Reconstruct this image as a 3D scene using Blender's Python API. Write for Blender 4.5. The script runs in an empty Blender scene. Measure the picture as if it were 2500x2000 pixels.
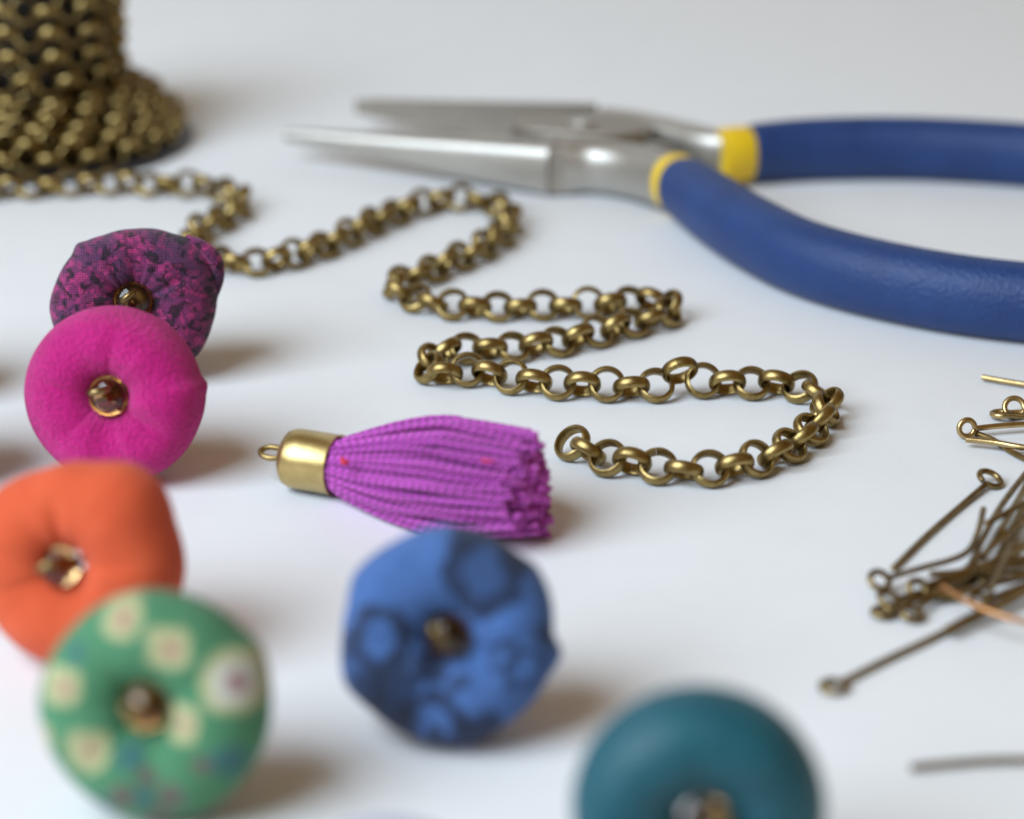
import bpy, math, random
import numpy as np
from mathutils import Vector, Matrix

# 1 Blender unit = 1 cm
scene = bpy.context.scene
scene.unit_settings.system = 'METRIC'
scene.unit_settings.scale_length = 0.01
R = math.radians
rnd = random.Random(7)
C = scene.collection

# ------------------------------------------------------------------ camera
CAM_H = 10.0                 # height of the lens above the paper (cm)
PITCH = R(22.0)
FPX = 6250.0                 # focal length in pixels of the 2500 px wide photograph
cam_d = bpy.data.cameras.new('camera')
cam = bpy.data.objects.new('camera', cam_d)
C.objects.link(cam)
cam.location = (0, 0, CAM_H)
cam.rotation_euler = (R(90) - PITCH, 0, 0)
cam_d.sensor_width = 36.0
cam_d.lens = 36.0 * FPX / 2500.0
cam_d.clip_start = 0.1
cam_d.clip_end = 1000
cam_d.dof.use_dof = True
cam_d.dof.focus_distance = 26.0
cam_d.dof.aperture_fstop = cam_d.lens * 1e-3 / 0.58
scene.camera = cam

# ------------------------------------------------------------------ light
world = bpy.data.worlds.new('World')
scene.world = world
world.use_nodes = True
bg = world.node_tree.nodes['Background']
bg.inputs['Color'].default_value = (1.0, 0.62, 0.22, 1)
bg.inputs['Strength'].default_value = 0.23


def area(name, loc, target, size, size_y, power, color):
    d = bpy.data.lights.new(name, 'AREA')
    d.shape = 'RECTANGLE'
    d.size, d.size_y, d.energy, d.color = size, size_y, power, color
    o = bpy.data.objects.new(name, d)
    C.objects.link(o)
    o.location = loc
    o.rotation_euler = (Vector(target) - Vector(loc)).to_track_quat('-Z', 'Y').to_euler()
    return o


area('window_light', (-38, -5, 43), (0, 18, 0), 46, 48, 65500, (0.75, 0.88, 1.0))

scene.view_settings.view_transform = 'Standard'
scene.view_settings.look = 'None'
scene.view_settings.gamma = 1
scene.view_settings.use_curve_mapping = False
scene.view_settings.exposure = 0.0
scene.render.engine = 'CYCLES'
scene.cycles.use_denoising = True
scene.cycles.max_bounces = 8
scene.cycles.caustics_reflective = False
scene.cycles.sample_clamp_indirect = 6

# ------------------------------------------------------------------ helpers
FWD = Vector((0, math.cos(PITCH), -math.sin(PITCH)))
UP = Vector((0, math.sin(PITCH), math.cos(PITCH)))


def P(x, y, z=0.0):
    """photograph pixel (2500 wide) -> point of the place at height z"""
    d = FWD + Vector((1, 0, 0)) * ((x - 1250) / FPX) + UP * ((1000 - y) / FPX)
    k = (z - CAM_H) / d.z
    return Vector((0, 0, CAM_H)) + d * k


def Q(x, y, z=0.0):
    """same, from coordinates read off the 2156 px wide view"""
    return P(x * 2500 / 2156, y * 2500 / 2156, z)


def link(o, parent=None):
    C.objects.link(o)
    if parent is not None:
        o.parent = parent
    return o


def tag(o, label=None, cat=None, group=None, kind=None):
    if label: o['label'] = label
    if cat: o['category'] = cat
    if group: o['group'] = group
    if kind: o['kind'] = kind
    return o


def empty(name, loc):
    o = bpy.data.objects.new(name, None)
    o.empty_display_size = 0.2
    C.objects.link(o)
    o.location = loc
    return o


def mesh(name, verts, faces, mat=None, smooth=True, angle=None):
    me = bpy.data.meshes.new(name)
    me.from_pydata([tuple(v) for v in verts], [], faces)
    if smooth:
        me.polygons.foreach_set('use_smooth', [True] * len(me.polygons))
        if angle:
            me.set_sharp_from_angle(angle=R(angle))
    if mat: me.materials.append(mat)
    me.update()
    return me


def obj(name, me, parent=None, loc=None):
    o = bpy.data.objects.new(name, me)
    link(o, parent)
    if loc is not None: o.location = loc
    return o


class MB:
    """collects verts and faces for one mesh"""
    def __init__(s):
        s.v, s.f = [], []

    def add(s, v, f):
        b = len(s.v)
        s.v += [tuple(p) for p in v]
        s.f += [tuple(i + b for i in q) for q in f]


def frames(pts, up=Vector((0, 0, 1)), closed=False):
    """tangent / side / up at every point, kept upright when possible"""
    n = len(pts)
    out, prev = [], None
    for i in range(n):
        a = pts[(i - 1) % n] if closed else pts[max(i - 1, 0)]
        b = pts[(i + 1) % n] if closed else pts[min(i + 1, n - 1)]
        t = (b - a).normalized()
        if prev is None:
            u = up - t * up.dot(t)
            if u.length < 1e-3:
                u = Vector((0, 1, 0)) - t * t.y
        else:
            u = prev - t * prev.dot(t)
        u.normalize()
        prev = u
        out.append((t, t.cross(u), u))
    return out


def tube(pts, rad, sides=10, closed=False, caps=True, rad_u=None, power=2.0, fr=None):
    """sweep a (super)ellipse along pts; rad = side radius, rad_u = up radius (lists or numbers)"""
    n = len(pts)
    ra = rad if isinstance(rad, (list, tuple)) else [rad] * n
    rb = ra if rad_u is None else (rad_u if isinstance(rad_u, (list, tuple)) else [rad_u] * n)
    fr = fr or frames(pts, closed=closed)
    v, f = [], []
    e = 2.0 / power
    for i in range(n):
        t, s, u = fr[i]
        for k in range(sides):
            a = 2 * math.pi * k / sides
            ca, sa = math.cos(a), math.sin(a)
            ca = math.copysign(abs(ca) ** e, ca)
            sa = math.copysign(abs(sa) ** e, sa)
            v.append(pts[i] + s * (ca * ra[i]) + u * (sa * rb[i]))
    m = n if closed else n - 1
    for i in range(m):
        for k in range(sides):
            a, b = i * sides + k, i * sides + (k + 1) % sides
            c, d = ((i + 1) % n) * sides + (k + 1) % sides, ((i + 1) % n) * sides + k
            f.append((a, b, c, d))
    if caps and not closed:
        f.append(tuple(range(sides - 1, -1, -1)))
        f.append(tuple((n - 1) * sides + k for k in range(sides)))
    return v, f


def spline(pts, n):
    """n points evenly spaced along a Catmull-Rom curve through pts"""
    pts = [Vector(p) for p in pts]
    q = [pts[0] * 2 - pts[1]] + pts + [pts[-1] * 2 - pts[-2]]
    fine = []
    for i in range(1, len(q) - 2):
        a, b, c, d = q[i - 1], q[i], q[i + 1], q[i + 2]
        for k in range(24):
            t = k / 24
            fine.append(0.5 * ((2 * b) + (c - a) * t + (2 * a - 5 * b + 4 * c - d) * t * t + (3 * b - a - 3 * c + d) * t ** 3))
    fine.append(pts[-1])
    L = [0.0]
    for i in range(1, len(fine)):
        L.append(L[-1] + (fine[i] - fine[i - 1]).length)
    out, j = [], 0
    for k in range(n):
        s = L[-1] * k / (n - 1)
        while j < len(L) - 2 and L[j + 1] < s: j += 1
        w = 0 if L[j + 1] == L[j] else (s - L[j]) / (L[j + 1] - L[j])
        out.append(fine[j].lerp(fine[j + 1], w))
    return out, L[-1]


# ------------------------------------------------------------------ materials
class N:
    """small wrapper round a material's node tree"""
    def __init__(s, name):
        s.m = bpy.data.materials.new(name)
        s.m.use_nodes = True
        s.t = s.m.node_tree
        s.b = s.t.nodes['Principled BSDF']
        s.tc = s.t.nodes.new('ShaderNodeTexCoord')
        s.co = s.tc.outputs['Object']

    def new(s, typ, **kw):
        n = s.t.nodes.new(typ)
        for k, v in kw.items(): setattr(n, k, v)
        return n

    def link(s, a, b): s.t.links.new(a, b)

    def set(s, **kw):
        for k, v in kw.items():
            i = s.b.inputs[k.replace('_', ' ')]
            if hasattr(v, 'default_value') or isinstance(v, bpy.types.NodeSocket): s.link(v, i)
            else: i.default_value = v
        return s

    def noise(s, scale, detail=3, rough=0.5, co=None, dist=0.0):
        n = s.new('ShaderNodeTexNoise')
        n.inputs['Scale'].default_value = scale
        n.inputs['Detail'].default_value = detail
        n.inputs['Roughness'].default_value = rough
        n.inputs['Distortion'].default_value = dist
        s.link(co or s.co, n.inputs['Vector'])
        return n

    def wave(s, scale, direction, dist=0.0, dscale=1.0, co=None):
        n = s.new('ShaderNodeTexWave', wave_type='BANDS', bands_direction=direction)
        n.inputs['Scale'].default_value = scale
        n.inputs['Distortion'].default_value = dist
        n.inputs['Detail Scale'].default_value = dscale
        s.link(co or s.co, n.inputs['Vector'])
        return n.outputs['Fac']

    def math(s, op, a, b=None, c=None, clamp=False):
        n = s.new('ShaderNodeMath', operation=op, use_clamp=clamp)
        for i, x in enumerate((a, b, c)):
            if x is None: continue
            if isinstance(x, (int, float)): n.inputs[i].default_value = x
            else: s.link(x, n.inputs[i])
        return n.outputs[0]

    def ramp(s, fac, stops):
        n = s.new('ShaderNodeValToRGB')
        el = n.color_ramp.elements
        while len(el) < len(stops): el.new(0.5)
        for e, (p, c) in zip(el, stops):
            e.position = p
            e.color = (*c, 1) if len(c) == 3 else c
        s.link(fac, n.inputs['Fac'])
        return n.outputs['Color']

    def mix(s, fac, a, b, blend='MIX'):
        n = s.new('ShaderNodeMix', data_type='RGBA', blend_type=blend)
        for key, x in ((0, fac), (6, a), (7, b)):
            i = n.inputs[key]
            if isinstance(x, bpy.types.NodeSocket): s.link(x, i)
            elif isinstance(x, (int, float)): i.default_value = x
            else: i.default_value = (*x, 1)
        return n.outputs[2]

    def bump(s, h, dist, strength=1.0):
        n = s.new('ShaderNodeBump')
        n.inputs['Distance'].default_value = dist
        n.inputs['Strength'].default_value = strength
        s.link(h, n.inputs['Height'])
        s.link(n.outputs['Normal'], s.b.inputs['Normal'])

    def smoothstep(s, x, a, b):
        n = s.new('ShaderNodeMapRange', interpolation_type='SMOOTHSTEP')
        n.inputs['From Min'].default_value = a
        n.inputs['From Max'].default_value = b
        s.link(x, n.inputs['Value'])
        return n.outputs['Result']

    def dist(s, co, p):
        n = s.new('ShaderNodeVectorMath', operation='DISTANCE')
        s.link(co, n.inputs[0])
        n.inputs[1].default_value = p
        return n.outputs['Value']

    def sqdist(s, co, p, pw=3.2):
        n = s.new('ShaderNodeVectorMath', operation='SUBTRACT')
        s.link(co, n.inputs[0]); n.inputs[1].default_value = p
        x = s.new('ShaderNodeSeparateXYZ')
        s.link(n.outputs[0], x.inputs[0])
        a = s.math('POWER', s.math('ABSOLUTE', x.outputs['X']), pw)
        b = s.math('POWER', s.math('ABSOLUTE', x.outputs['Y']), pw)
        return s.math('POWER', s.math('ADD', a, b), 1 / pw)

    def flat(s, co, warp=0.0, wscale=5.0):
        """object coordinates with depth dropped and the print's edges wobbled"""
        if warp:
            nz = s.noise(wscale, 3)
            sub = s.new('ShaderNodeVectorMath', operation='SUBTRACT')
            s.link(nz.outputs['Color'], sub.inputs[0])
            sub.inputs[1].default_value = (0.5, 0.5, 0.5)
            sc = s.new('ShaderNodeVectorMath', operation='SCALE')
            s.link(sub.outputs[0], sc.inputs[0])
            sc.inputs['Scale'].default_value = warp
            ad = s.new('ShaderNodeVectorMath', operation='ADD')
            s.link(co, ad.inputs[0]); s.link(sc.outputs[0], ad.inputs[1])
            co = ad.outputs[0]
        m = s.new('ShaderNodeVectorMath', operation='MULTIPLY')
        s.link(co, m.inputs[0])
        m.inputs[1].default_value = (1, 1, 0)
        return m.outputs[0]


def brass(name, lo, hi, rough=0.34, tarnish=(0.06, 0.04, 0.02), amount=0.5):
    n = N(name)
    info = n.new('ShaderNodeObjectInfo')
    ad = n.new('ShaderNodeVectorMath', operation='ADD')
    n.link(n.co, ad.inputs[0]); n.link(info.outputs['Location'], ad.inputs[1])
    a = n.noise(7, 4, 0.6, co=ad.outputs[0]).outputs['Fac']
    col = n.ramp(a, [(0.3, lo), (0.7, hi)])
    t = n.smoothstep(n.noise(16, 5, 0.65, co=ad.outputs[0]).outputs['Fac'], 0.56, 0.72)
    col = n.mix(n.math('MULTIPLY', t, amount), col, tarnish)
    f = n.noise(60, 3, 0.6, co=ad.outputs[0]).outputs['Fac']
    n.set(Base_Color=col, Metallic=1.0, Roughness=n.math('MULTIPLY_ADD', f, 0.22, rough - 0.1))
    n.bump(f, 0.004, 0.35)
    return n.m


M_brass = brass('antique_brass', (0.23, 0.155, 0.052), (0.42, 0.31, 0.125), 0.37, amount=0.7)
M_pin = brass('dark_brass_wire', (0.18, 0.125, 0.052), (0.38, 0.275, 0.12), 0.33)
M_pin_light = brass('light_brass_wire', (0.42, 0.30, 0.13), (0.62, 0.47, 0.24), 0.34, amount=0.15)
M_copper = brass('copper_wire', (0.48, 0.23, 0.10), (0.60, 0.32, 0.15), 0.42, amount=0.1)
M_cap = brass('satin_brass_cap', (0.50, 0.37, 0.15), (0.60, 0.46, 0.20), 0.33, amount=0.12)


def paper():
    n = N('white_paper')
    g = n.noise(24, 6, 0.7).outputs['Fac']
    f = n.noise(1.1, 4, 0.6).outputs['Fac']
    col = n.ramp(f, [(0.3, (0.79, 0.80, 0.815)), (0.7, (0.815, 0.825, 0.84))])
    vo = n.new('ShaderNodeTexVoronoi')
    vo.inputs['Scale'].default_value = 2.3
    n.link(n.co, vo.inputs['Vector'])
    speck = n.smoothstep(vo.outputs['Distance'], 0.035, 0.018)
    sel = n.smoothstep(n.noise(0.9, 2).outputs['Fac'], 0.52, 0.6)
    col = n.mix(n.math('MULTIPLY', n.math('MULTIPLY', speck, sel), 0.28), col, (0.35, 0.3, 0.25))
    n.set(Base_Color=col, Roughness=0.62)
    n.b.inputs['Specular IOR Level'].default_value = 0.25
    n.bump(n.math('ADD', g, n.math('MULTIPLY', n.noise(7, 4, 0.6).outputs['Fac'], 0.8)), 0.006, 0.45)
    return n.m


M_paper = paper()


def fabric(name, colour_fn, weave=26.0, depth=0.012, rough=0.85, sheen=0.1, speck=0.25, fuzz=0.0):
    n = N(name)
    wx, wy = n.wave(weave, 'X', 0.6, 2.0), n.wave(weave, 'Y', 0.6, 2.0)
    h = n.math('MULTIPLY', wx, wy)
    if fuzz:
        vo = n.new('ShaderNodeTexVoronoi', feature='SMOOTH_F1')
        vo.inputs['Scale'].default_value = 25
        n.link(n.co, vo.inputs['Vector'])
        h = n.math('SUBTRACT', 1.0, vo.outputs['Distance'])
    col = colour_fn(n)
    g = n.noise(38, 3, 0.7).outputs['Fac']
    shade = n.ramp(n.math('ADD', n.math('MULTIPLY', h, 0.5), n.math('MULTIPLY', g, 0.5)),
                   [(0.2, (1 - speck,) * 3), (0.75, (1.0, 1.0, 1.0))])
    n.set(Base_Color=n.mix(1.0, col, shade, 'MULTIPLY'), Roughness=rough)
    n.b.inputs['Specular IOR Level'].default_value = 0.2
    n.b.inputs['Sheen Weight'].default_value = sheen
    n.b.inputs['Sheen Roughness'].default_value = 0.5
    lump = n.noise(6, 3).outputs['Fac']
    n.bump(n.math('ADD', n.math('ADD', h, n.math('MULTIPLY', g, 0.6 + fuzz)), n.math('MULTIPLY', lump, 1.5)), depth, 0.7)
    return n.m


def plain(c1, c2):
    return lambda n: n.ramp(n.noise(3.0, 3).outputs['Fac'], [(0.3, c1), (0.7, c2)])


def patterned(n):
    f = n.flat(n.co, 0.10, 9)
    a = n.noise(6.5, 5, 0.6, co=f, dist=0.25).outputs['Fac']
    vo = n.new('ShaderNodeTexVoronoi')
    vo.inputs['Scale'].default_value = 13.5
    n.link(f, vo.inputs['Vector'])
    spots = n.smoothstep(vo.outputs['Distance'], 0.58, 0.30)
    zone = n.smoothstep(n.noise(2.6, 2, 0.5, co=f).outputs['Fac'], 0.42, 0.56)
    base = n.mix(zone, (0.16, 0.05, 0.15), (0.28, 0.042, 0.17))
    col = n.mix(n.math('MULTIPLY', spots, n.math('MULTIPLY_ADD', zone, 0.6, 0.4)), base, (0.62, 0.06, 0.27))
    dark = n.smoothstep(a, 0.522, 0.58)
    col = n.mix(n.math('MULTIPLY', dark, 0.88), col, (0.018, 0.017, 0.030))
    lines = n.smoothstep(n.math('ABSOLUTE', n.math('SUBTRACT', n.noise(4.0, 2, 0.5, co=f, dist=1.8).outputs['Fac'], 0.5)), 0.016, 0.004)
    return n.mix(n.math('MULTIPLY', lines, 0.8), col, (0.02, 0.018, 0.03))


def rings(n, f, col, items, dark):
    for (x, y, r, w, k) in items:      # dark rings and discs, print plus the hole's painted shade: centre, radius, half width, strength
        d = n.dist(f, (x, y, 0))
        m = n.smoothstep(n.math('ABSOLUTE', n.math('SUBTRACT', d, r)), w, w * 0.45)
        col = n.mix(n.math('MULTIPLY', m, k), col, dark)
    return col


def blue_print(n):
    f = n.flat(n.flat(n.co, 0.26, 4.0), 0.10, 13)
    col = n.ramp(n.noise(5, 3).outputs['Fac'], [(0.3, (0.070, 0.165, 0.44)), (0.7, (0.095, 0.205, 0.52))])
    items = [(0.29, 0.54, 0.24, 0.11, 0.85), (0.29, 0.54, 0.0, 0.24, 0.42), (0.15, 0.80, 0.0, 0.20, 0.8), (0.55, 0.66, 0.0, 0.22, 0.85),
             (-0.52, 0.02, 0.19, 0.085, 0.9), (-0.42, -0.30, 0.0, 0.24, 0.85), (-0.60, -0.38, 0.0, 0.26, 0.85), (-0.78, -0.05, 0.0, 0.14, 0.6),
             (-0.42, -0.62, 0.0, 0.28, 0.9), (-0.14, -0.20, 0.0, 0.17, 0.9), (-0.12, -0.66, 0.23, 0.09, 0.9), (-0.11, -0.75, 0.0, 0.09, 0.95),  # the disc nearest the centre paints the dark hole under the glass bead
             (0.07, -0.33, 0.0, 0.11, 0.8), (0.26, -0.68, 0.0, 0.19, 0.9), (0.40, -0.12, 0.10, 0.05, 0.6), (0.60, -0.24, 0.12, 0.05, 0.7), (0.76, 0.02, 0.0, 0.16, 0.7)]
    col = rings(n, f, col, items, (0.022, 0.028, 0.055))
    vein = n.math('ABSOLUTE', n.math('SUBTRACT', n.noise(5.0, 2, 0.5, co=f, dist=1.5).outputs['Fac'], 0.5))
    return n.mix(n.math('MULTIPLY', n.smoothstep(vein, 0.045, 0.015), 0.45), col, (0.060, 0.110, 0.26))


def green_print(n):
    f = n.flat(n.co, 0.13, 8)
    col = n.ramp(n.noise(3, 3).outputs['Fac'], [(0.3, (0.078, 0.255, 0.125)), (0.7, (0.100, 0.295, 0.158))])
    for (x, y, r, k) in [(-0.18, 0.68, 0.17, 1), (0.18, 0.49, 0.18, 1), (-0.61, 0.17, 0.17, 1), (-0.40, -0.30, 0.18, 1), (0.30, -0.06, 0.15, 1),
                         (0.66, 0.26, 0.25, 1), (-0.81, -0.25, 0.13, 1)]:
        d = n.sqdist(f, (x, y, 0))
        col = n.mix(n.math('MULTIPLY', n.smoothstep(d, r, r * 0.72), k), col, (0.52, 0.52, 0.28))
        if r > 0.22:
            col = n.mix(n.smoothstep(d, r * 0.7, r * 0.5), col, (0.62, 0.62, 0.55))
        d2 = n.dist(f, (x + 0.02, y + 0.0, 0))
        col = n.mix(n.math('MULTIPLY', n.smoothstep(d2, r * 0.42, r * 0.12), 0.85), col, (0.48, 0.10, 0.18) if r < 0.22 else (0.30, 0.03, 0.07))
    for (x, y, r) in [(0.44, -0.35, 0.10), (0.22, -0.61, 0.14), (-0.14, -0.62, 0.12), (0.05, -0.45, 0.10), (0.1, -0.8, 0.12)]:
        d = n.dist(f, (x, y, 0))
        col = n.mix(n.math('MULTIPLY', n.smoothstep(d, r, r * 0.5), 0.75), col, (0.20, 0.10, 0.12))
    for (x, y, r) in [(-0.08, -0.33, 0.13), (-0.5, 0.42, 0.10), (-0.31, -0.72, 0.11), (0.63, -0.33, 0.17), (0.02, -0.62, 0.1)]:
        d = n.dist(f, (x, y, 0))
        col = n.mix(n.math('MULTIPLY', n.smoothstep(d, r, r * 0.5), 0.6), col, (0.05, 0.13, 0.22))
    return col


F_pattern = fabric('patterned_cotton', patterned, weave=12.5, depth=0.014, speck=0.5, sheen=0.15)
F_magenta = fabric('magenta_felt', plain((0.68, 0.008, 0.245), (0.78, 0.012, 0.29)), weave=8, depth=0.055, speck=0.34, sheen=0.15, fuzz=1.5)
F_orange = fabric('orange_cotton', plain((0.70, 0.10, 0.036), (0.78, 0.125, 0.047)), weave=22, depth=0.006, speck=0.12)
F_green = fabric('green_floral_cotton', green_print, weave=24, depth=0.006, speck=0.15)
F_blue = fabric('blue_printed_cotton', blue_print, weave=22, depth=0.007, speck=0.2)
F_lavender = fabric('lavender_cotton', plain((0.36, 0.36, 0.55), (0.42, 0.42, 0.6)), weave=24, depth=0.006, speck=0.15)
F_beige = fabric('beige_cotton', plain((0.5, 0.38, 0.25), (0.55, 0.43, 0.3)), weave=24, depth=0.006, speck=0.15)


def teal_leather():
    n = N('teal_leatherette')
    vo = n.new('ShaderNodeTexVoronoi')
    vo.inputs['Scale'].default_value = 15
    n.link(n.co, vo.inputs['Vector'])
    col = n.ramp(n.noise(2.5, 4).outputs['Fac'], [(0.3, (0.005, 0.070, 0.100)), (0.7, (0.008, 0.100, 0.135))])
    n.set(Base_Color=col, Roughness=0.5)
    n.b.inputs['Sheen Weight'].default_value = 0.05
    n.b.inputs['Specular IOR Level'].default_value = 0.4
    n.bump(n.math('ADD', vo.outputs['Distance'], n.noise(30, 2).outputs['Fac']), 0.012, 0.6)
    return n.m


F_teal = teal_leather()


def glass_amber():
    n = N('amber_glass')
    n.set(Base_Color=(0.98, 0.60, 0.27, 1), Roughness=0.06, IOR=1.5)
    n.b.inputs['Transmission Weight'].default_value = 1.0
    return n.m


M_amber = glass_amber()


def steel(name, c, rough):
    n = N(name)
    a = n.noise(5, 4).outputs['Fac']
    n.set(Base_Color=n.ramp(a, [(0.3, tuple(x * 0.92 for x in c)), (0.7, c)]), Metallic=1.0,
          Roughness=n.math('MULTIPLY_ADD', n.noise(22, 4).outputs['Fac'], 0.12, rough))
    return n.m


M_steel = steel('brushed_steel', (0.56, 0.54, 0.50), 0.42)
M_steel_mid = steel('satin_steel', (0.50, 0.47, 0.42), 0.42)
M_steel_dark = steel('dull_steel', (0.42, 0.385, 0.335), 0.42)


def vinyl(name, c1, c2, rough, bumpd):
    n = N(name)
    col = n.ramp(n.noise(1.6, 5, 0.6).outputs['Fac'], [(0.3, c1), (0.7, c2)])
    n.set(Base_Color=col, Roughness=rough)
    vo = n.new('ShaderNodeTexVoronoi')
    vo.inputs['Scale'].default_value = 24
    n.link(n.co, vo.inputs['Vector'])
    n.bump(n.math('ADD', vo.outputs['Distance'], n.noise(18, 4).outputs['Fac']), bumpd, 0.6)
    return n.m


M_grip = vinyl('blue_vinyl', (0.006, 0.033, 0.140), (0.010, 0.046, 0.180), 0.52, 0.014)
M_yellow = vinyl('yellow_vinyl', (0.80, 0.52, 0.012), (0.86, 0.58, 0.02), 0.45, 0.002)
M_black = vinyl('black_plastic', (0.012, 0.012, 0.016), (0.02, 0.02, 0.026), 0.4, 0.002)


def thread_mat(name, k):
    n = N(name)
    info = n.new('ShaderNodeObjectInfo')
    c = n.ramp(info.outputs['Random'], [(0.0, (0.44 * k, 0.06 * k, 0.43 * k)), (1.0, (0.62 * k, 0.11 * k, 0.58 * k))])
    g = n.noise(60, 3, 0.7).outputs['Fac']
    c = n.mix(1.0, c, n.ramp(g, [(0.3, (0.72, 0.72, 0.72)), (0.7, (1.1, 1.1, 1.1))]), 'MULTIPLY')
    n.set(Base_Color=c, Roughness=0.8)
    n.b.inputs['Sheen Weight'].default_value = 0.3
    n.b.inputs['Specular IOR Level'].default_value = 0.25
    n.bump(g, 0.006, 0.5)
    return n.m


M_thread = thread_mat('purple_cotton_thread', 1.25)
M_thread_shade = thread_mat('shaded_purple_cotton_thread', 0.74)  # darker copy of the thread; shade between twisted plies put into the colour
M_red = vinyl('red_thread', (0.65, 0.03, 0.04), (0.7, 0.05, 0.05), 0.8, 0.002)
M_fibre = vinyl('grey_fibre', (0.25, 0.24, 0.24), (0.3, 0.29, 0.28), 0.7, 0.001)

# ------------------------------------------------------------------ the paper the things lie on
v, f = [], []
xs = np.linspace(-60, 60, 25)
prof = [(-12, 0.0), (0, 0.0), (15, 0.0), (30, 0.0), (45, 0.0), (54, 0.0)]
for k in range(1, 13):                       # the sheet sweeps up behind
    a = R(90) * k / 12
    prof.append((54 + 14 * math.sin(a), 14 - 14 * math.cos(a)))
prof.append((68, 40))
for (yy, zz) in prof:
    for x in xs: v.append((x, yy, zz))
nx = len(xs)
for j in range(len(prof) - 1):
    for i in range(nx - 1):
        f.append((j * nx + i, j * nx + i + 1, (j + 1) * nx + i + 1, (j + 1) * nx + i))
tag(obj('paper_sheet', mesh('paper_sheet', v, f, M_paper)), kind='structure')

# ------------------------------------------------------------------ spool and chain
L_OUT, L_IN, L_W = 0.200, 0.147, 0.126


def link_mesh():
    sec = []
    for k in range(9):
        a = R(-90 + 180 * k / 8)
        sec.append((L_IN + 0.008 + (L_OUT - L_IN - 0.008) * math.cos(a) ** 0.8 if abs(a) < R(89) else L_IN + 0.008, 0.5 * L_W * math.sin(a)))
    sec += [(L_IN, 0.5 * L_W * 0.86), (L_IN, 0.0), (L_IN, -0.5 * L_W * 0.86)]
    ns, nr = len(sec), 36
    v, f = [], []
    gap = R(0.7)
    for i in range(nr + 1):
        a = gap / 2 + (2 * math.pi - gap) * i / nr
        for (r, z) in sec: v.append((r * math.cos(a), r * math.sin(a), z))
    for i in range(nr):
        for k in range(ns):
            f.append((i * ns + k, (i + 1) * ns + k, (i + 1) * ns + (k + 1) % ns, i * ns + (k + 1) % ns))
    f.append(tuple(range(ns)))
    f.append(tuple(nr * ns + k for k in range(ns - 1, -1, -1)))
    return mesh('chain_link', v, f, M_brass, angle=50)


ME_LINK = link_mesh()
LV = np.array([v.co[:] for v in ME_LINK.vertices])

path = [(1205, 932), (1258, 958), (1310, 970), (1365, 977), (1420, 984), (1475, 987), (1530, 981), (1585, 970), (1638, 951), (1680, 925),
        (1712, 897), (1738, 866), (1738, 838), (1706, 818), (1650, 806), (1580, 805), (1520, 806), (1465, 803), (1400, 810), (1330, 812),
        (1265, 811), (1200, 808), (1140, 804), (1080, 796), (1025, 786), (975, 779), (932, 785), (903, 775), (922, 748), (975, 733),
        (1030, 731), (1085, 728), (1135, 722), (1185, 715), (1235, 704), (1285, 692), (1335, 677), (1385, 664), (1418, 652), (1385, 636),
        (1335, 630), (1290, 637), (1245, 640), (1200, 641), (1150, 642), (1100, 643), (1050, 644), (1000, 644), (950, 642), (905, 634),
        (865, 622), (830, 608), (845, 588), (890, 572), (940, 552), (990, 532), (1030, 510), (1060, 485), (1072, 458), (1055, 432),
        (1005, 420), (955, 417), (905, 424), (860, 434), (810, 455), (765, 477), (715, 500), (665, 520), (610, 539), (555, 550),
        (505, 552), (462, 545), (425, 525), (405, 500), (425, 478), (462, 458), (495, 438), (505, 415), (475, 400), (430, 393), (375, 388),
        (310, 386), (240, 385), (170, 386), (100, 389), (30, 393), (-40, 396), (-110, 396), (-170, 385)]
pts3 = [Q(x, y, 0.17) for x, y in path]
_, LEN = spline(pts3, 10)
PITCH_L = 0.256
nl = int(LEN / PITCH_L)
cen, _ = spline(pts3, nl)

chain = tag(empty('rolo_chain', (cen[0].x, cen[0].y, 0)), 'antique brass rolo chain zigzagging across the paper and wound on the spool', 'chain')
CH0 = chain.location.copy()


def put_link(c, T, n, parent, spin):
    n = (n - T * n.dot(T)).normalized()
    m = Matrix((T, n.cross(T), n)).transposed().to_4x4() @ Matrix.Rotation(spin, 4, 'Z')
    m.translation = c - CH0
    return m


n_parts = 0
lk = random.Random(11)
for i, c in enumerate(cen):
    a, b = cen[max(i - 1, 0)], cen[min(i + 1, nl - 1)]
    T = (b - a).normalized()
    T = (T + Vector((0, 0, lk.uniform(-0.12, 0.12)))).normalized()
    S = Vector((0, 0, 1)).cross(T).normalized()
    th = R(45 + lk.uniform(-11, 11)) * (1 if i % 2 else -1)
    nrm = S * math.cos(th) + Vector((0, 0, 1)) * math.sin(th)
    m = put_link(c, T, nrm, chain, lk.uniform(0, 6.28))
    zmin = (LV @ np.array(m.to_3x3()).T)[:, 2].min()
    m.translation.z = -zmin + 0.002
    # the little knot in the third row sits on top of its neighbours
    px = c.x
    kx = Q(1440, 803, 0.17).x
    if abs(px - kx) < 0.15 and abs(c.y - Q(1440, 803, 0.17).y) < 0.3:
        m.translation.z += 0.13
    o = obj('chain_link', ME_LINK, chain)
    o.matrix_local = m
    n_parts += 1

SP = P(88, 344, 0.0)
spool = tag(empty('chain_spool', (SP.x, SP.y, 0)), 'black plastic spool with a wide base flange under wound chain', 'spool')
core = MB()


def lathe(profile, seg=48):
    v, f = [], []
    n = len(profile)
    for i in range(seg):
        a = 2 * math.pi * i / seg
        for (r, z) in profile: v.append((r * math.cos(a), r * math.sin(a), z))
    for i in range(seg):
        j = (i + 1) % seg
        for k in range(n - 1):
            f.append((i * n + k, j * n + k, j * n + k + 1, i * n + k + 1))
    return v, f


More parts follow.
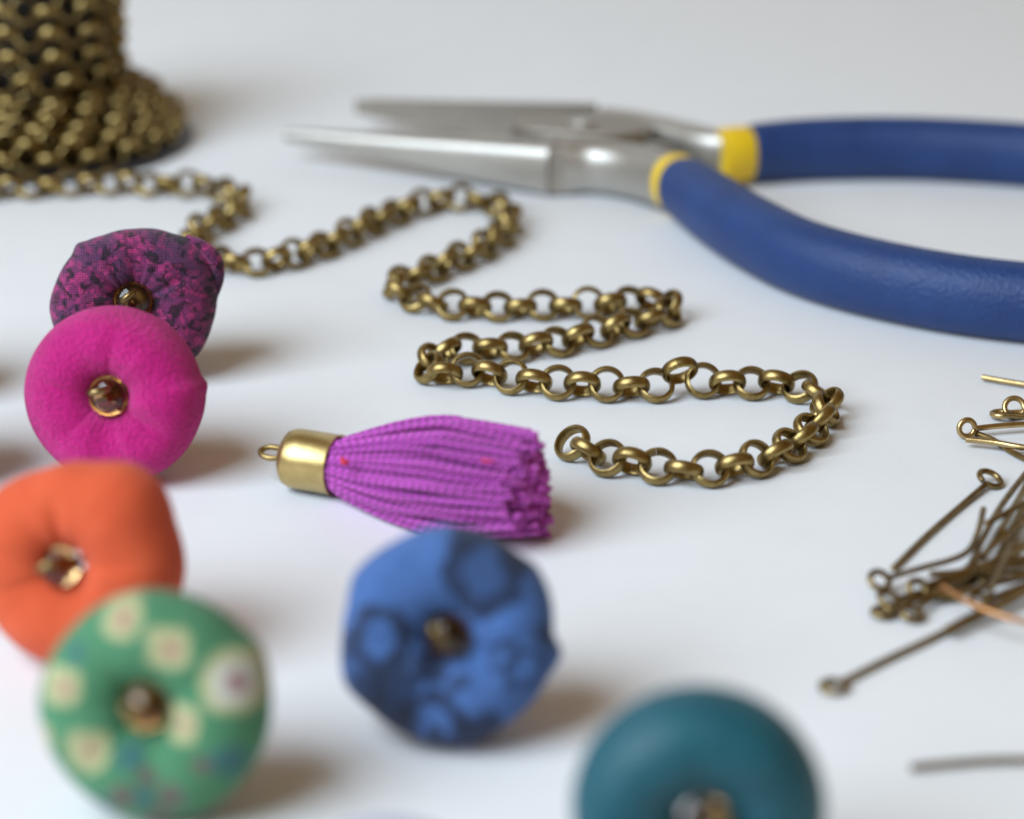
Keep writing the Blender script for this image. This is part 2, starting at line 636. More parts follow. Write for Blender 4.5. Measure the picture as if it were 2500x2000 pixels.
vv, ff = lathe([(0.3, 0.002), (2.14, 0.002), (2.20, 0.03), (2.20, 0.09), (2.16, 0.12), (0.8, 0.15), (0.3, 0.15)])
obj('base_flange', mesh('base_flange', vv, ff, M_black, angle=40), spool)
vv, ff = lathe([(0.3, 0.14), (1.03, 0.152), (1.03, 2.5), (0.3, 2.5), (0.3, 0.14)])
obj('core', mesh('core', vv, ff, M_black, angle=40), spool)
vv, ff = lathe([(0.3, 2.5), (1.25, 2.502), (1.3, 2.53), (1.3, 2.60), (1.25, 2.63), (0.3, 2.63), (0.3, 2.5)])
obj('top_flange', mesh('top_flange', vv, ff, M_black, angle=40), spool)

# turns of chain round the spool: (radius of the link centres, height)
rows = [(1.97, 0.30), (1.80, 0.47), (1.60, 0.60), (1.40, 0.74)] + [(1.21, 0.84 + 0.325 * k) for k in range(5)]
rows += [(1.60, 0.32), (1.28, 0.36)]
rest = MB()
LF = [tuple(p.vertices) for p in ME_LINK.polygons]
for ri, (rr, zz) in enumerate(rows):
    cnt = int(2 * math.pi * rr / 0.285)
    cnt -= cnt % 2
    ph = lk.uniform(0, 6.28)
    for k in range(cnt):
        a = ph + 2 * math.pi * k / cnt
        er = Vector((math.cos(a), math.sin(a), 0))
        T = Vector((-math.sin(a), math.cos(a), 0.05)).normalized()
        slope = 0.0 if ri > 2 else 0.5
        upv = Vector((0, 0, 1))
        th = R((24 if k % 2 else -66) + lk.uniform(-9, 9))
        nrm = er * math.cos(th) + upv * math.sin(th)
        c = Vector((SP.x, SP.y, 0)) + er * (rr + lk.uniform(-0.02, 0.02)) + Vector((0, 0, zz + 0.03 * math.sin(2 * a) + lk.uniform(-0.02, 0.02)))
        m = put_link(c, T, nrm, chain, lk.uniform(0, 6.28))
        seen = er.y < 0.12 and zz < 2.15 and c.x > -7.7 and ri < 9
        if seen and n_parts < 299:
            o = obj('chain_link', ME_LINK, chain)
            o.matrix_local = m
            n_parts += 1
        else:
            w = LV @ np.array(m.to_3x3()).T + np.array(m.translation)
            rest.add(w.tolist(), LF)
o = obj('wound_chain', mesh('wound_chain', rest.v, rest.f, M_brass, angle=50), chain)
o['kind'] = 'stuff'

# ------------------------------------------------------------------ pliers
pivot = P(1462, 352, 0.35)
pl = tag(empty('pliers', (pivot.x, pivot.y, 0)), 'long nose pliers with blue vinyl handles and yellow collars lying open', 'pliers')
PL0 = pl.location.copy()


def part(name, mb, mat, parent, origin, angle=35):
    v = [tuple(Vector(p) - origin) for p in mb.v]
    return obj(name, mesh(name, v, mb.f, mat, angle=angle), parent)


def loft(sections):
    """sections: lists of equally many points; skin them and close the ends"""
    v, f = [], []
    n = len(sections[0])
    for s in sections: v += s
    for i in range(len(sections) - 1):
        for k in range(n):
            f.append((i * n + k, i * n + (k + 1) % n, (i + 1) * n + (k + 1) % n, (i + 1) * n + k))
    f.append(tuple(range(n - 1, -1, -1)))
    f.append(tuple((len(sections) - 1) * n + k for k in range(n)))
    return v, f


def jaw_section(o, side, wi, wo, h, zc, rnd_pow):
    """flat inner side (wi), rounded outer side (wo), height h round zc; side = unit vector towards the outer side"""
    pts = [o - side * wi + Vector((0, 0, zc - h / 2)), o - side * wi + Vector((0, 0, zc + h / 2))]
    for k in range(13):
        a = R(90 - 180 * k / 12)
        ca, sa = max(math.cos(a), 0), math.sin(a)
        e = 2 / rnd_pow
        pts.append(o + side * (wo * ca ** e) + Vector((0, 0, zc + 0.5 * h * math.copysign(abs(sa) ** e, sa))))
    return pts


def jaw(tip, root, outer_sign, near, ht=0.19):
    d = (tip - root)
    d.z = 0
    L = d.length
    d.normalize()
    side = Vector((-d.y, d.x, 0)) * outer_sign
    secs = []
    for k in range(15):
        s = k / 14
        o = root + d * (L * s)
        o.z = 0
        h = 0.70 * (1 - s) + ht * s
        if s > 0.96: h *= 0.8
        wo = 0.27 * (1 - s) ** 0.9 + 0.085
        secs.append(jaw_section(o, side, 0.02, wo, h, 0.352 + 0.01 * s, 4.6 - 2.0 * s))
    mb = MB()
    mb.add(*loft(secs))
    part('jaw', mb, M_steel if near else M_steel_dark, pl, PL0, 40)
    return d, side


jn_root, jn_tip = P(1358, 405, 0.35), P(698, 332, 0.35)
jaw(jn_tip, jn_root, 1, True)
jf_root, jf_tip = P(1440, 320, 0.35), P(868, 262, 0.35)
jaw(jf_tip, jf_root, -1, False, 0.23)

# lap joint: two half-thickness plates, round in plan
def plate(name, centre, rx, ry, z0, z1, rot, mat, parent=pl, n=36, bev=0.03, power=2.6):
    v, f = [], []
    ca, sa = math.cos(rot), math.sin(rot)
    prof = [(-bev, z0), (0, z0 + bev), (0, z1 - bev), (-bev, z1)]
    for (dr, z) in prof:
        for k in range(n):
            a = 2 * math.pi * k / n
            e = 2 / power
            x = math.copysign(abs(math.cos(a)) ** e, math.cos(a)) * (rx + dr)
            y = math.copysign(abs(math.sin(a)) ** e, math.sin(a)) * (ry + dr)
            v.append((centre.x + x * ca - y * sa, centre.y + x * sa + y * ca, z))
    for j in range(3):
        for k in range(n):
            f.append((j * n + k, j * n + (k + 1) % n, (j + 1) * n + (k + 1) % n, (j + 1) * n + k))
    f.append(tuple(range(n - 1, -1, -1)))
    f.append(tuple(3 * n + k for k in range(n)))
    mb = MB()
    mb.add(v, f)
    return part(name, mb, mat, parent, PL0, 40)


jc = P(1425, 372, 0.35)
plate('joint_plate', jc + Vector((-0.05, 0.25, 0)), 0.95, 0.50, 0.36, 0.69, R(-14), M_steel_dark)
plate('joint_plate', jc + Vector((0.0, 0.22, 0)), 0.92, 0.46, 0.03, 0.345, R(-30), M_steel_dark)
plate('rivet', jc + Vector((0.0, 0.25, 0)), 0.20, 0.20, 0.66, 0.735, 0, M_steel, power=2.0, n=28)

plate('joint_block', P(1366, 402, 0.35), 0.25, 0.30, 0.03, 0.67, 0, M_steel_mid, power=6)
# shanks
pts, _ = spline([P(1372, 405, 0.35), P(1450, 405, 0.35), P(1530, 414, 0.37), P(1600, 430, 0.41), P(1660, 455, 0.43), P(1712, 484, 0.43)], 20)
w = [0.31 - 0.04 * i / 19 for i in range(20)]
h = [0.345 - 0.03 * i / 19 for i in range(20)]
mb = MB(); mb.add(*tube(pts, w, 28, rad_u=h, power=2.8))
part('shank', mb, M_steel, pl, PL0, 40)
pts, _ = spline([P(1470, 318, 0.35), P(1560, 330, 0.36), P(1660, 352, 0.38), P(1760, 372, 0.40), P(1900, 368, 0.42)], 20)
mb = MB(); mb.add(*tube(pts, [0.24] * 20, 28, rad_u=[0.31 - 0.02 * i / 19 for i in range(20)], power=3.4))
part('shank', mb, M_steel, pl, PL0, 40)
# spring wire between the shanks
pts, _ = spline([P(1545, 360, 0.42), P(1600, 352, 0.5), P(1640, 372, 0.46), P(1655, 400, 0.42)], 16)
mb = MB(); mb.add(*tube(pts, 0.05, 10))
part('spring', mb, M_steel_dark, pl, PL0)

# grips with yellow collars
def grip(pixels, r_side, r_up, collar_len, start_r):
    pts, L = spline([P(x, y, r_up - 0.002) for x, y in pixels], 90)
    n = len(pts)
    ra, rb = [], []
    for i in range(n):
        s = L * i / (n - 1)
        g = start_r + (1 - start_r) * (1 - math.exp(-s / 0.7))
        if s < 0.05: g *= 0.95 + s
        e = L - s
        if e < 0.4: g *= math.sqrt(max(1 - ((0.4 - e) / 0.4) ** 2, 0.02))
        ra.append(r_side * g); rb.append(r_up * g)
    mb = MB(); mb.add(*tube(pts, ra, 36, rad_u=rb, power=2.25))
    part('grip', mb, M_grip, pl, PL0, 50)
    t = (pts[1] - pts[0]).normalized()
    cp = [pts[0] - t * (collar_len * (1 - k / 5)) + t * (0.03 * k / 5) for k in range(6)]
    k = start_r * 0.985
    cr = [0.93, 0.99, 1.0, 1.0, 0.995, 0.96]
    mb = MB(); mb.add(*tube(cp, [r_side * k * x for x in cr], 36, rad_u=[r_up * k * x for x in cr], power=2.25))
    part('collar', mb, M_yellow, pl, PL0, 50)


grip([(1662, 452), (1704, 480), (1760, 520), (1840, 570), (1950, 624), (2100, 670), (2300, 711), (2500, 737), (2720, 755), (2950, 760)], 0.40, 0.44, 0.24, 0.86)
grip([(1826, 374), (1900, 367), (2000, 362), (2150, 360), (2300, 364), (2500, 377), (2720, 402), (2950, 440)], 0.36, 0.415, 0.40, 0.90)

# ------------------------------------------------------------------ tassel
A = Q(602, 962, 0.30)                 # closed end of the cap, on its axis
B = Q(1142, 1024, 0.55)               # middle of the cut ends
ax = (B - A); axl = ax.length; ax.normalize()
capd = (Q(716, 981, 0.305) - A).normalized()
tas = tag(empty('tassel', (A.x, A.y, 0)), 'purple thread tassel with a brass cap lying above the blue bead', 'tassel')
TA0 = tas.location.copy()
side = Vector((0, 0, 1)).cross(capd).normalized()
upc = capd.cross(side)


def to_frame(v, o, x, y, z):
    return [o + x * p[0] + y * p[1] + z * p[2] for p in v]


RC = 0.295
CAPL = 0.56
prof = [(0.03, 0.0), (0.16, 0.0), (0.225, 0.012), (0.27, 0.045), (0.29, 0.10), (RC, 0.2), (RC, CAPL - 0.02), (RC + 0.006, CAPL), (RC - 0.02, CAPL), (RC - 0.03, 0.12), (0.02, 0.06)]
vv, ff = lathe(prof, 56)
mb = MB(); mb.add(to_frame(vv, A, side, upc, capd), ff)
part('cap', mb, M_cap, tas, TA0, 50)
# eye at the closed end, a flattened ring on a short stem
lc = A - capd * 0.15 + Vector((0, 0, 0.02))
ring = []
ln = (upc * 0.93 - side * 0.36).normalized()
ls = capd.cross(ln).normalized()
for k in range(32):
    a = 2 * math.pi * k / 32
    ring.append(lc + capd * (0.122 * math.cos(a)) + ls * (0.075 * math.sin(a)))
mb = MB(); mb.add(*tube(ring, 0.030, 10, closed=True, fr=[(None, (p - lc).normalized(), ln) for p in ring]))
mb.add(*tube([lc + capd * 0.10, A + capd * 0.05], 0.032, 10))
part('eye', mb, M_brass, tas, TA0, 60)

# strands: two plies twisted, each strand a mesh of its own
ts = random.Random(5)
NS = 285
O = A + capd * (CAPL - 0.10)
LS = (B - O).length
ends, lint = [], []
e_side = Vector((0, 0, 1)).cross(ax).normalized()
for i in range(NS):
    q = math.sqrt((i + 0.5) / NS)
    th = i * 2.39996
    a, b = q * math.cos(th), q * math.sin(th)
    Li = LS * (1.0 - 0.05 * abs(a) ** 2 + ts.uniform(-0.035, 0.03))
    Li *= 1.0 - 0.13 * max(a, 0) ** 1.3 - 0.05 * max(b, 0) + 0.02 * max(-b, 0)
    outer = q > 0.62
    n = 176 if outer else 24
    base = []
    w1, w2, p1, p2 = ts.uniform(-0.07, 0.07), ts.uniform(-0.07, 0.07), ts.uniform(0, 6), ts.uniform(0, 6)
    for k in range(n):
        s = k / (n - 1)
        g = s * s * (3 - 2 * s)
        rs = 0.205 + 0.39 * math.sin(min(1.0, s * 1.35) * R(90)) - 0.06 * max(0, s - 0.74) / 0.26
        ru = 0.205 + 0.35 * math.sin(min(1.0, s * 1.55) * R(90)) - 0.10 * max(0, s - 0.64) / 0.36
        axis = O.lerp(O + capd * (s * LS), 1.0).lerp(O + (B - O) * s, min(1, s * 1.6))
        axis = axis + ax * ((Li - LS) * s)
        p = axis + e_side * (a * rs + w1 * math.sin(p1 + 3.2 * s) * s) + Vector((0, 0, 1)) * (b * ru + w2 * math.sin(p2 + 3.0 * s) * s)
        if p.z < 0.03: p.z = 0.03 + 0.15 * max(0, p.z - (-0.2)) * 0.1
        base.append(p)
    fr = frames(base)
    mb = MB()
    turns = 24
    if not outer: mb.add(*tube(base, 0.027, 6))
    for ply in range(2 if outer else 0):
        pp = []
        for k in range(n):
            an = 2 * math.pi * turns * k / (n - 1) + math.pi * ply + p1
            pp.append(base[k] + fr[k][1] * (0.0170 * math.cos(an)) + fr[k][2] * (0.0170 * math.sin(an)))
        mb.add(*tube(pp, 0.0148, 5))
    so = part('strand', mb, M_thread, tas, TA0, 180)
    if outer:                       # the second ply is coloured darker to paint in the twist's shade
        so.data.materials.append(M_thread_shade)
        half = len(so.data.polygons) // 2
        so.data.polygons.foreach_set('material_index', [0] * half + [1] * (len(so.data.polygons) - half))
        for kk in range(3):
            ii = ts.randint(10, n - 20)
            t_, s_, u_ = fr[ii]
            an = ts.uniform(0, 6.28)
            o_ = base[ii] + s_ * (0.03 * math.cos(an)) + u_ * (0.03 * math.sin(an))
            d_ = (t_ * ts.uniform(0.3, 1) + s_ * ts.uniform(-0.6, 0.6) + u_ * ts.uniform(-0.6, 0.6)).normalized() * ts.uniform(0.04, 0.11)
            lint.append((o_, d_))
    ends.append((base[-1], fr[-1]))
# loose fibres standing off the cut ends
mb = MB()
for (p, (t, s, u)) in ends:
    for k in range(12):
        r0 = 0.028 * math.sqrt(ts.random()); an = ts.uniform(0, 6.28)
        o = p - t * 0.02 + s * (r0 * math.cos(an)) + u * (r0 * math.sin(an))
        dd = (t + s * ts.uniform(-0.7, 0.7) + u * ts.uniform(-0.7, 0.7)).normalized() * ts.uniform(0.015, 0.04)
        mb.add(*tube([o, o + dd * 0.6, o + dd], [0.006, 0.005, 0.002], 3))
for (o_, d_) in lint:
    if (o_ + d_).z > 0.01:
        mb.add(*tube([o_, o_ + d_ * 0.5 + Vector((0, 0, 0.008)), o_ + d_], [0.003, 0.0025, 0.0015], 3))
o = part('cut_fibres', mb, M_thread, tas, TA0)
o['kind'] = 'stuff'
for (x, y, z, dx, dy, r) in [(722, 966, 0.60, 10, 8, 0.022), (1018, 966, 0.92, 20, 5, 0.014)]:
    pts, _ = spline([Q(x, y, z), Q(x + dx * 0.1, y + dy, z), Q(x + dx, y + dy * 0.9, z - 0.01)], 10)
    mb = MB(); mb.add(*tube(pts, r, 8))
    part('red_thread_bit', mb, M_red, tas, TA0)

# ------------------------------------------------------------------ fabric ring beads
def ring_bead(label, px, py, rad, fab, outline, yaw=0.0, lean=17.0, thick=0.40, hole=0.12, creases=(), bead=(0.0, 0.0, 0.17), loop_dir=130, loop_off=(-0.03, 0.03), roll=0.0, seed=1, zoff=0.0, name='fabric_ring_bead', deep=1.0):
    rs = random.Random(seed)
    n_ang, n_sec = 128, 40
    ol = sorted(outline)
    ol = [(ol[-1][0] - 360, ol[-1][1])] + ol + [(ol[0][0] + 360, ol[0][1])]

    def fac(deg):
        deg %= 360
        for (a, fa), (b, fb) in zip(ol, ol[1:]):
            if a <= deg <= b:
                w = (deg - a) / (b - a) if b > a else 0
                w = w * w * (3 - 2 * w) * 0.35 + w * 0.65
                return fa + (fb - fa) * w
        return 1.0
    creases = list(creases) + [(rs.uniform(0, 360), rs.uniform(4, 8), rs.uniform(0.006, 0.018)) for _ in range(14)]
    v, f = [], []
    wob = [(rs.randint(2, 7), rs.uniform(0, 6.28), rs.uniform(0.004, 0.012)) for _ in range(5)]
    for i in range(n_ang):
        th = 2 * math.pi * i / n_ang
        deg = math.degrees(th)
        k = fac(deg)
        for j in range(n_sec):
            ph = 2 * math.pi * j / n_sec
            cp, sp = math.cos(ph), math.sin(ph)
            rc = (rad + hole) / 2
            ra = (rad - hole) / 2
            x = rc + ra * math.copysign(abs(cp) ** 0.94, cp)
            out = (x - hole) / (rad - hole)
            x2 = hole + (rad * k - hole) * out
            zz = thick * math.copysign(abs(sp) ** 0.92, sp)
            zz *= 1 + sum(am * 2 * math.sin(m * th + p0) for m, p0, am in wob)
            for (cd, cw, cdep) in creases:      # gathers running out from the hole
                dd = (deg - cd + 180) % 360 - 180
                zz -= math.copysign(cdep, sp) * math.exp(-(dd / (cw * (0.5 + 0.8 * out))) ** 2) * math.sin(math.pi * min(1, 0.15 + out * 0.85)) * (abs(sp) ** 0.5)
            v.append((x2 * math.cos(th), x2 * math.sin(th), zz))
    for i in range(n_ang):
        for j in range(n_sec):
            a, b = i * n_sec + j, ((i + 1) % n_ang) * n_sec + j
            c, d = ((i + 1) % n_ang) * n_sec + (j + 1) % n_sec, i * n_sec + (j + 1) % n_sec
            f.append((a, b, c, d))
    nz = Vector((math.sin(R(yaw)) * math.cos(R(lean)), -math.cos(R(yaw)) * math.cos(R(lean)), math.sin(R(lean))))
    xx = Vector((0, 0, 1)).cross(nz).normalized()
    yy = nz.cross(xx)
    rot = Matrix((xx, yy, nz)).transposed() @ Matrix.Rotation(R(roll), 3, 'Z')
    arr = np.array(v) @ np.array(rot).T
    zc = -arr[:, 2].min() + 0.001 + zoff
    c = P(px, py, zc)
    root = tag(empty(name, (c.x, c.y, 0)), label, 'bead', 'fabric covered ring beads')
    off = Matrix.Translation((0, 0, zc)) @ rot.to_4x4()
    body = obj('fabric_cover', mesh('fabric_cover', v, f, fab, angle=None), root)
    body.matrix_local = off
    # amber glass bead in the hole
    bx, by, br = bead
    gz = thick * 0.68 * deep
    gv, gf = lathe([(br * math.sin(R(180) * q / 16) + 0.004, gz - br * 0.80 * math.cos(R(180) * q / 16)) for q in range(17)], 32)
    gv = [(p[0] + bx, p[1] + by, p[2]) for p in gv]
    g = obj('glass_bead', mesh('glass_bead', gv, gf, M_amber), root)
    g.matrix_local = off
    # brass wire: through the hole, an eye at the front and one at the back
    mb = MB()
    z0 = gz + br * 0.62
    mb.add(*tube([Vector((0, 0, -thick - 0.05)), Vector((0, 0, 0)), Vector((bx, by, z0))], 0.032, 10, fr=[(None, Vector((1, 0, 0)), Vector((0, 1, 0)))] * 3))
    for sgn in (1, -1):
        d = Vector((math.cos(R(loop_dir)), math.sin(R(loop_dir)), 0))
        zc2 = z0 + 0.03 if sgn > 0 else -thick - 0.12
        cc = Vector((bx + loop_off[0], by + loop_off[1], zc2)) if sgn > 0 else Vector((0, 0, zc2))
        rl = 0.085
        rg = [cc + d * (rl * math.cos(2 * math.pi * k / 28)) + Vector((0, 0, rl * math.sin(2 * math.pi * k / 28))) for k in range(28)]
        nn = d.cross(Vector((0, 0, 1)))
        mb.add(*tube(rg, 0.036, 10, closed=True, fr=[(None, (p - cc).normalized(), nn) for p in rg]))
    w = obj('eye_pin_wire', mesh('eye_pin_wire', mb.v, mb.f, M_pin), root)
    w.matrix_local = off
    return root, off, body


k = 2500 / 2156
r1, off1, body1 = ring_bead('patterned pink and black fabric bead behind the magenta bead', 281 * k, 636 * k, 0.87, F_pattern,
          [(0, 1.02), (12, 1.04), (28, 1.11), (42, 1.05), (60, 0.96), (88, 0.895), (110, 0.89), (123, 0.93), (131, 0.985), (140, 0.935), (160, 0.96), (182, 1.02), (215, 1.0), (260, 0.98), (300, 0.97), (318, 1.02), (340, 1.0)],
          yaw=8, lean=16, thick=0.42, hole=0.11, creases=[(25, 9, 0.03), (70, 7, 0.03), (118, 7, 0.05), (133, 6, 0.04), (160, 8, 0.05), (182, 6, 0.03), (300, 10, 0.04), (335, 8, 0.03)],
          bead=(0.0, 0.03, 0.205), loop_dir=35, loop_off=(-0.05, 0.06), seed=3)
# the folded-over tuck at its upper right corner
mb = MB()
tk = [(0.60, 0.66, 0.10), (0.76, 0.56, 0.16), (0.875, 0.42, 0.15), (0.90, 0.26, 0.06), (0.885, 0.10, -0.02), (0.85, -0.05, -0.05)]
pts, _ = spline([Vector(p) for p in tk], 24)
mb.add(*tube(pts, [0.03 + 0.055 * math.sin(math.pi * min(1, (i + 1) / 22)) for i in range(24)], 12, rad_u=[0.05 + 0.11 * math.sin(math.pi * min(1, (i + 1) / 22)) for i in range(24)]))
o = obj('folded_tuck', mesh('folded_tuck', mb.v, mb.f, F_pattern), r1)
o.matrix_local = off1

ring_bead('magenta felt bead between the patterned bead and the orange bead', 243 * k, 829 * k, 0.855, F_magenta,
          [(0, 1.03), (8, 1.06), (15, 1.0), (60, 0.99), (90, 1.0), (135, 1.02), (180, 1.04), (225, 1.02), (270, 1.0), (310, 1.03), (340, 1.02)],
          yaw=-8, lean=14, thick=0.42, hole=0.13, bead=(0.02, 0.02, 0.195), loop_dir=12, loop_off=(-0.06, 0.06), seed=4)
ring_bead('orange fabric bead cut by the left edge behind the green bead', 168 * k, 1180 * k, 0.875, F_orange,
          [(0, 1.03), (25, 1.02), (50, 1.12), (62, 1.1), (85, 0.96), (115, 0.93), (150, 1.05), (180, 1.05), (230, 1.05), (270, 1.03), (310, 1.0)],
          yaw=-16, lean=12, thick=0.42, hole=0.10, creases=[(95, 16, 0.07), (210, 14, 0.04)], bead=(-0.04, 0.0, 0.17), loop_dir=30, loop_off=(-0.04, 0.05), seed=5)
ring_bead('green floral fabric bead with cream flowers at the lower left', 327 * k, 1480 * k, 0.85, F_green,
          [(0, 1.02), (30, 1.06), (45, 1.0), (75, 0.99), (100, 1.0), (140, 0.98), (180, 1.02), (215, 1.0), (240, 1.0), (270, 1.02), (300, 1.03), (330, 1.02)],
          yaw=-6, lean=17, thick=0.42, hole=0.12, bead=(0.0, 0.03, 0.17), loop_dir=150, loop_off=(-0.06, 0.0), seed=6)
ring_bead('bright blue fabric bead with dark navy print below the tassel', 946 * k, 1334 * k, 0.85, F_blue,
          [(0, 0.96), (28, 1.01), (37, 1.02), (50, 0.98), (90, 1.01), (120, 0.99), (148, 1.04), (165, 0.98), (180, 0.99), (205, 1.07), (225, 1.01), (270, 1.03), (310, 0.99), (335, 1.0), (350, 1.06)],
          yaw=0, lean=17, thick=0.40, hole=0.12, creases=[(350, 6, 0.04), (30, 8, 0.03)], bead=(0.0, 0.03, 0.16), loop_dir=130, loop_off=(-0.07, 0.05), seed=8)
ring_bead('teal leathery bead cut by the bottom edge of the picture', 1470 * k, 1702 * k, 0.87, F_teal,
          [(0, 1.01), (60, 1.0), (90, 1.0), (150, 1.01), (200, 1.0), (270, 1.0), (320, 1.01)],
          yaw=4, lean=7, thick=0.42, hole=0.13, bead=(0.02, 0.04, 0.15), loop_dir=40, loop_off=(0.06, 0.04), seed=9)
ring_bead('lavender bead just peeping in at the bottom edge', 945, 2302, 0.78, F_lavender,
          [(0, 1.0), (90, 1.0), (180, 1.0), (270, 1.0)], yaw=0, lean=17, thick=0.4, seed=10)

ring_bead('beige fabric bead just beyond the left edge beside the patterned bead', -290, 800, 0.82, F_beige,
          [(0, 1.0), (90, 1.0), (180, 1.0), (270, 1.0)], yaw=5, lean=17, thick=0.4, seed=12)
ring_bead('lavender bead just beyond the left edge beside the magenta bead', -250, 985, 0.84, F_lavender,
          [(0, 1.0), (90, 1.0), (180, 1.0), (270, 1.0)], yaw=-5, lean=17, thick=0.4, seed=13)

# ------------------------------------------------------------------ eye pins
PIN_R = 0.030
PINS = []


def eye_pin(label, pix, loop=None, mat=None, r=PIN_R, group='loose eye pins', view=False):
    """pix: list of (x, y, z) photograph pixels and heights along the shaft; loop = (dx, dy, dz axes) at the first point"""
    pts3 = [P(x, y, z) for x, y, z in pix]
    pts, L = spline(pts3, max(10, int(len(pts3) * 9)))
    base = Vector((pts[0].x, pts[0].y, 0))
    mb = MB()
    rad = [r] * len(pts)
    rad[-1] = r * 0.82
    if loop:
        rl, tilt, roll = loop
        t = (pts[0] - pts[1]).normalized()
        s = Vector((0, 0, 1)).cross(t).normalized()
        nrm = (Vector((0, 0, 1)) * math.cos(R(tilt)) + s * math.sin(R(tilt))).normalized()
        nrm = (nrm + t * math.sin(R(roll))).normalized()
        tt = (t - nrm * t.dot(nrm)).normalized()
        ss = nrm.cross(tt)
        c = pts[0] + tt * (rl + r * 0.7)
        n = 26
        ring = []
        for k in range(n):
            a = R(180) + R(338) * k / (n - 1) + R(6)
            ring.append(c + tt * (rl * math.cos(a)) + ss * (rl * math.sin(a)))
        low = min(p.z for p in ring)
        if low < r: ring = [p + Vector((0, 0, r - low)) for p in ring]
        whole = list(reversed(pts)) + ring
        mb.add(*tube(whole, [r] * len(whole), 10))
    else:
        mb.add(*tube(pts, rad, 10))
    v = [tuple(Vector(p) - base) for p in mb.v]
    o = obj('eye_pin', mesh('eye_pin', v, mb.f, mat or M_pin, angle=60))
    o.location = base
    tag(o, label, 'eye pin', group)
    PINS.append(o)
    return o


eye_pin('dark eye pin lying apart with its open eye at the upper end', [(2403, 1186, 0.05), (2340, 1240, 0.03), (2260, 1310, 0.03), (2181, 1388, 0.03)], (0.112, -24, 0))
eye_pin('pale brass pin end pointing in at the right edge, topmost of the pins', [(2398, 921, 0.05), (2460, 932, 0.05), (2530, 942, 0.05), (2650, 950, 0.05)], None, M_pin_light, r=0.030)
eye_pin('flat lying eye at the right edge beside the upright eye', [(2470, 1008, 0.06), (2530, 1004, 0.05), (2650, 990, 0.03)], (0.095, -8, 0), M_pin_light)
eye_pin('upright rounded eye looped over the flat eye at the right edge', [(2505, 1000, 0.10), (2560, 1010, 0.06), (2680, 1020, 0.03)], (0.100, 55, 0), M_pin_light)
eye_pin('short cut pin tip lying inside the upright eye', [(2447, 1013, 0.10), (2500, 1016, 0.10), (2600, 1022, 0.10)], None, M_pin)
eye_pin('pin with an edge-on eye above the crossed pin tips', [(2384, 1046, 0.10), (2440, 1040, 0.10), (2500, 1036, 0.10), (2640, 1028, 0.08)], (0.085, 78, 0), M_pin_light)
eye_pin('cut pin tip pointing left, crossing over the thinner pin', [(2358, 1073, 0.09), (2430, 1081, 0.09), (2500, 1093, 0.09), (2640, 1110, 0.06)], None, M_pin_light, r=0.032)
eye_pin('thinner pin sloping down to the right under the cut pin tip', [(2380, 1057, 0.04), (2428, 1076, 0.04), (2470, 1104, 0.035), (2560, 1150, 0.03)], None, M_pin)
G = 'eye pins heaped at the right edge'
eye_pin('long pin leaning down from the right edge at the top of the heap', [(2510, 1150, 0.10), (2470, 1200, 0.12), (2430, 1258, 0.13), (2390, 1335, 0.12), (2350, 1420, 0.10)], None, group=G, r=0.032)
eye_pin('hooked bent pin with its eye at the far left of the heap', [(2172, 1410, 0.13), (2250, 1387, 0.14), (2325, 1366, 0.16), (2366, 1343, 0.17), (2388, 1298, 0.19), (2401, 1243, 0.21)], (0.09, 35, 0), group=G)
eye_pin('pin with a bright cut tip pointing down left, upper of two', [(2409, 1278, 0.26), (2460, 1250, 0.26), (2520, 1218, 0.26), (2640, 1150, 0.2)], None, group=G)
eye_pin('pin with a bright cut tip pointing down left, lower of two', [(2446, 1294, 0.24), (2475, 1240, 0.23), (2515, 1165, 0.2), (2580, 1060, 0.15)], None, group=G)
eye_pin('pin crossing the heap with its eye lowest at the left', [(2178, 1487, 0.05), (2240, 1462, 0.07), (2330, 1420, 0.12), (2420, 1372, 0.15), (2520, 1320, 0.18)], (0.085, 0, 0), group=G)
eye_pin('pin with a bright tilted eye in the middle of the left heap', [(2262, 1430, 0.12), (2340, 1400, 0.15), (2430, 1385, 0.17), (2540, 1372, 0.18)], (0.085, 50, 0), group=G)
eye_pin('pin with its lowest bright eye at the front of the heap', [(2240, 1486, 0.07), (2300, 1440, 0.10), (2380, 1370, 0.15), (2450, 1310, 0.18), (2530, 1240, 0.2)], (0.09, 12, 0), group=G)
eye_pin('pin running level across the middle of the heap', [(2270, 1402, 0.12), (2350, 1395, 0.13), (2440, 1368, 0.15), (2560, 1360, 0.16)], None, group=G)
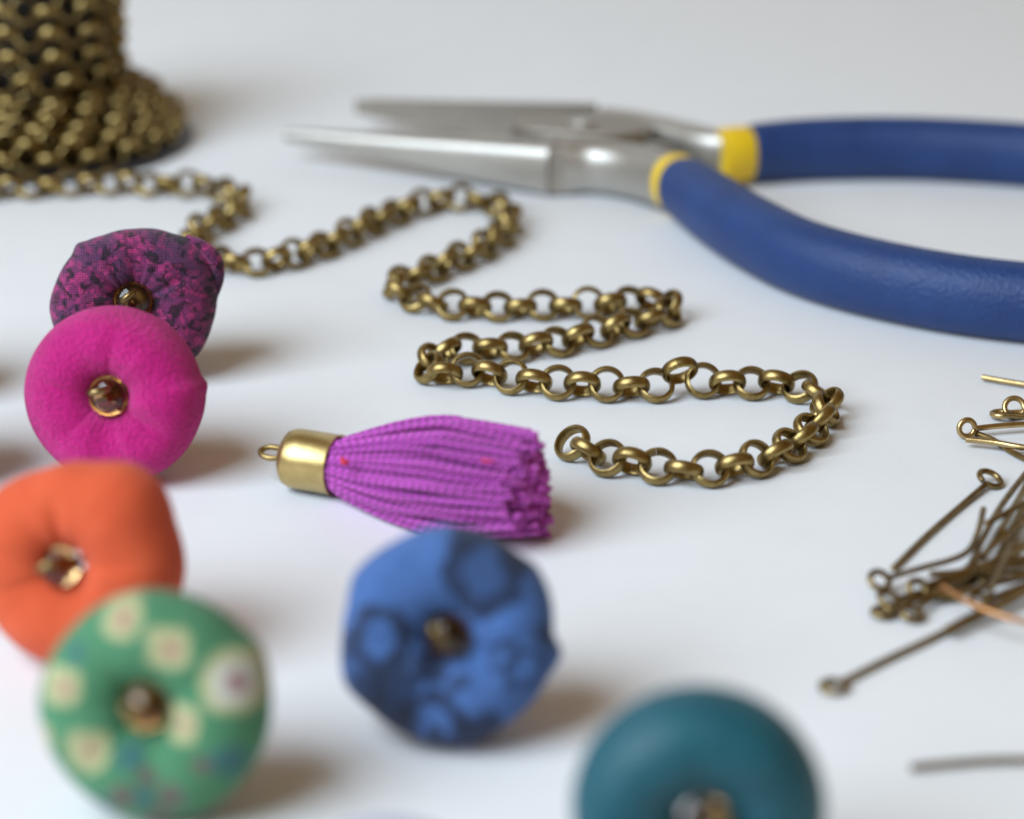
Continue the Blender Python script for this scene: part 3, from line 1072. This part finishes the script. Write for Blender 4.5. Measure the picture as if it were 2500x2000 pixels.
eye_pin('steep pin at the right edge in the back of the heap', [(2395, 1420, 0.05), (2440, 1350, 0.05), (2480, 1270, 0.05), (2530, 1190, 0.04)], None, group=G)
eye_pin('pin along the lower right side of the heap', [(2290, 1455, 0.1), (2380, 1440, 0.13), (2450, 1420, 0.15), (2560, 1395, 0.15)], None, group=G)
eye_pin('stout pin stub ending short above the long front pin', [(2314, 1538, 0.10), (2380, 1503, 0.11), (2440, 1475, 0.12), (2500, 1440, 0.13), (2600, 1385, 0.12)], None, group=G, r=0.042)
eye_pin('pin with a bright eye under the copper pin', [(2415, 1462, 0.09), (2470, 1440, 0.1), (2560, 1405, 0.1)], (0.085, 30, 0), group=G)
eye_pin('copper coloured pin slanting down to the right over the heap', [(2300, 1430, 0.32), (2360, 1468, 0.30), (2430, 1498, 0.28), (2500, 1518, 0.26), (2640, 1550, 0.2)], None, M_copper, group=G, r=0.025)
eye_pin('long front pin with its eye nearest the teal bead', [(2058, 1664, 0.035), (2160, 1612, 0.035), (2260, 1565, 0.035), (2360, 1515, 0.035), (2480, 1455, 0.035)], (0.10, 0, 0))
eye_pin('lone pin tip at the lower right edge', [(2224, 1874, 0.035), (2320, 1864, 0.04), (2420, 1857, 0.04), (2540, 1856, 0.035), (2700, 1860, 0.03)], None, r=0.030)

for lab, pp, lp, rr in [
    ('pin lying deepest at the back of the heap', [(2330, 1440, 0.03), (2400, 1390, 0.03), (2480, 1345, 0.03), (2600, 1280, 0.03)], (0.085, 0, 0), 0.03),
    ('pin slanting steeply behind the hooked bent pin', [(2400, 1362, 0.16), (2440, 1300, 0.18), (2490, 1215, 0.2), (2560, 1120, 0.2)], None, 0.032),
    ('pin running down to the lower right corner of the heap', [(2470, 1330, 0.2), (2440, 1395, 0.22), (2420, 1440, 0.22), (2395, 1480, 0.2)], None, 0.028),
    ('pin with its eye under the far left eye of the heap', [(2190, 1462, 0.035), (2260, 1440, 0.04), (2350, 1405, 0.05), (2440, 1400, 0.06), (2580, 1390, 0.06)], (0.08, 25, 0), 0.028)]:
    eye_pin(lab, pp, lp, group=G, r=rr)
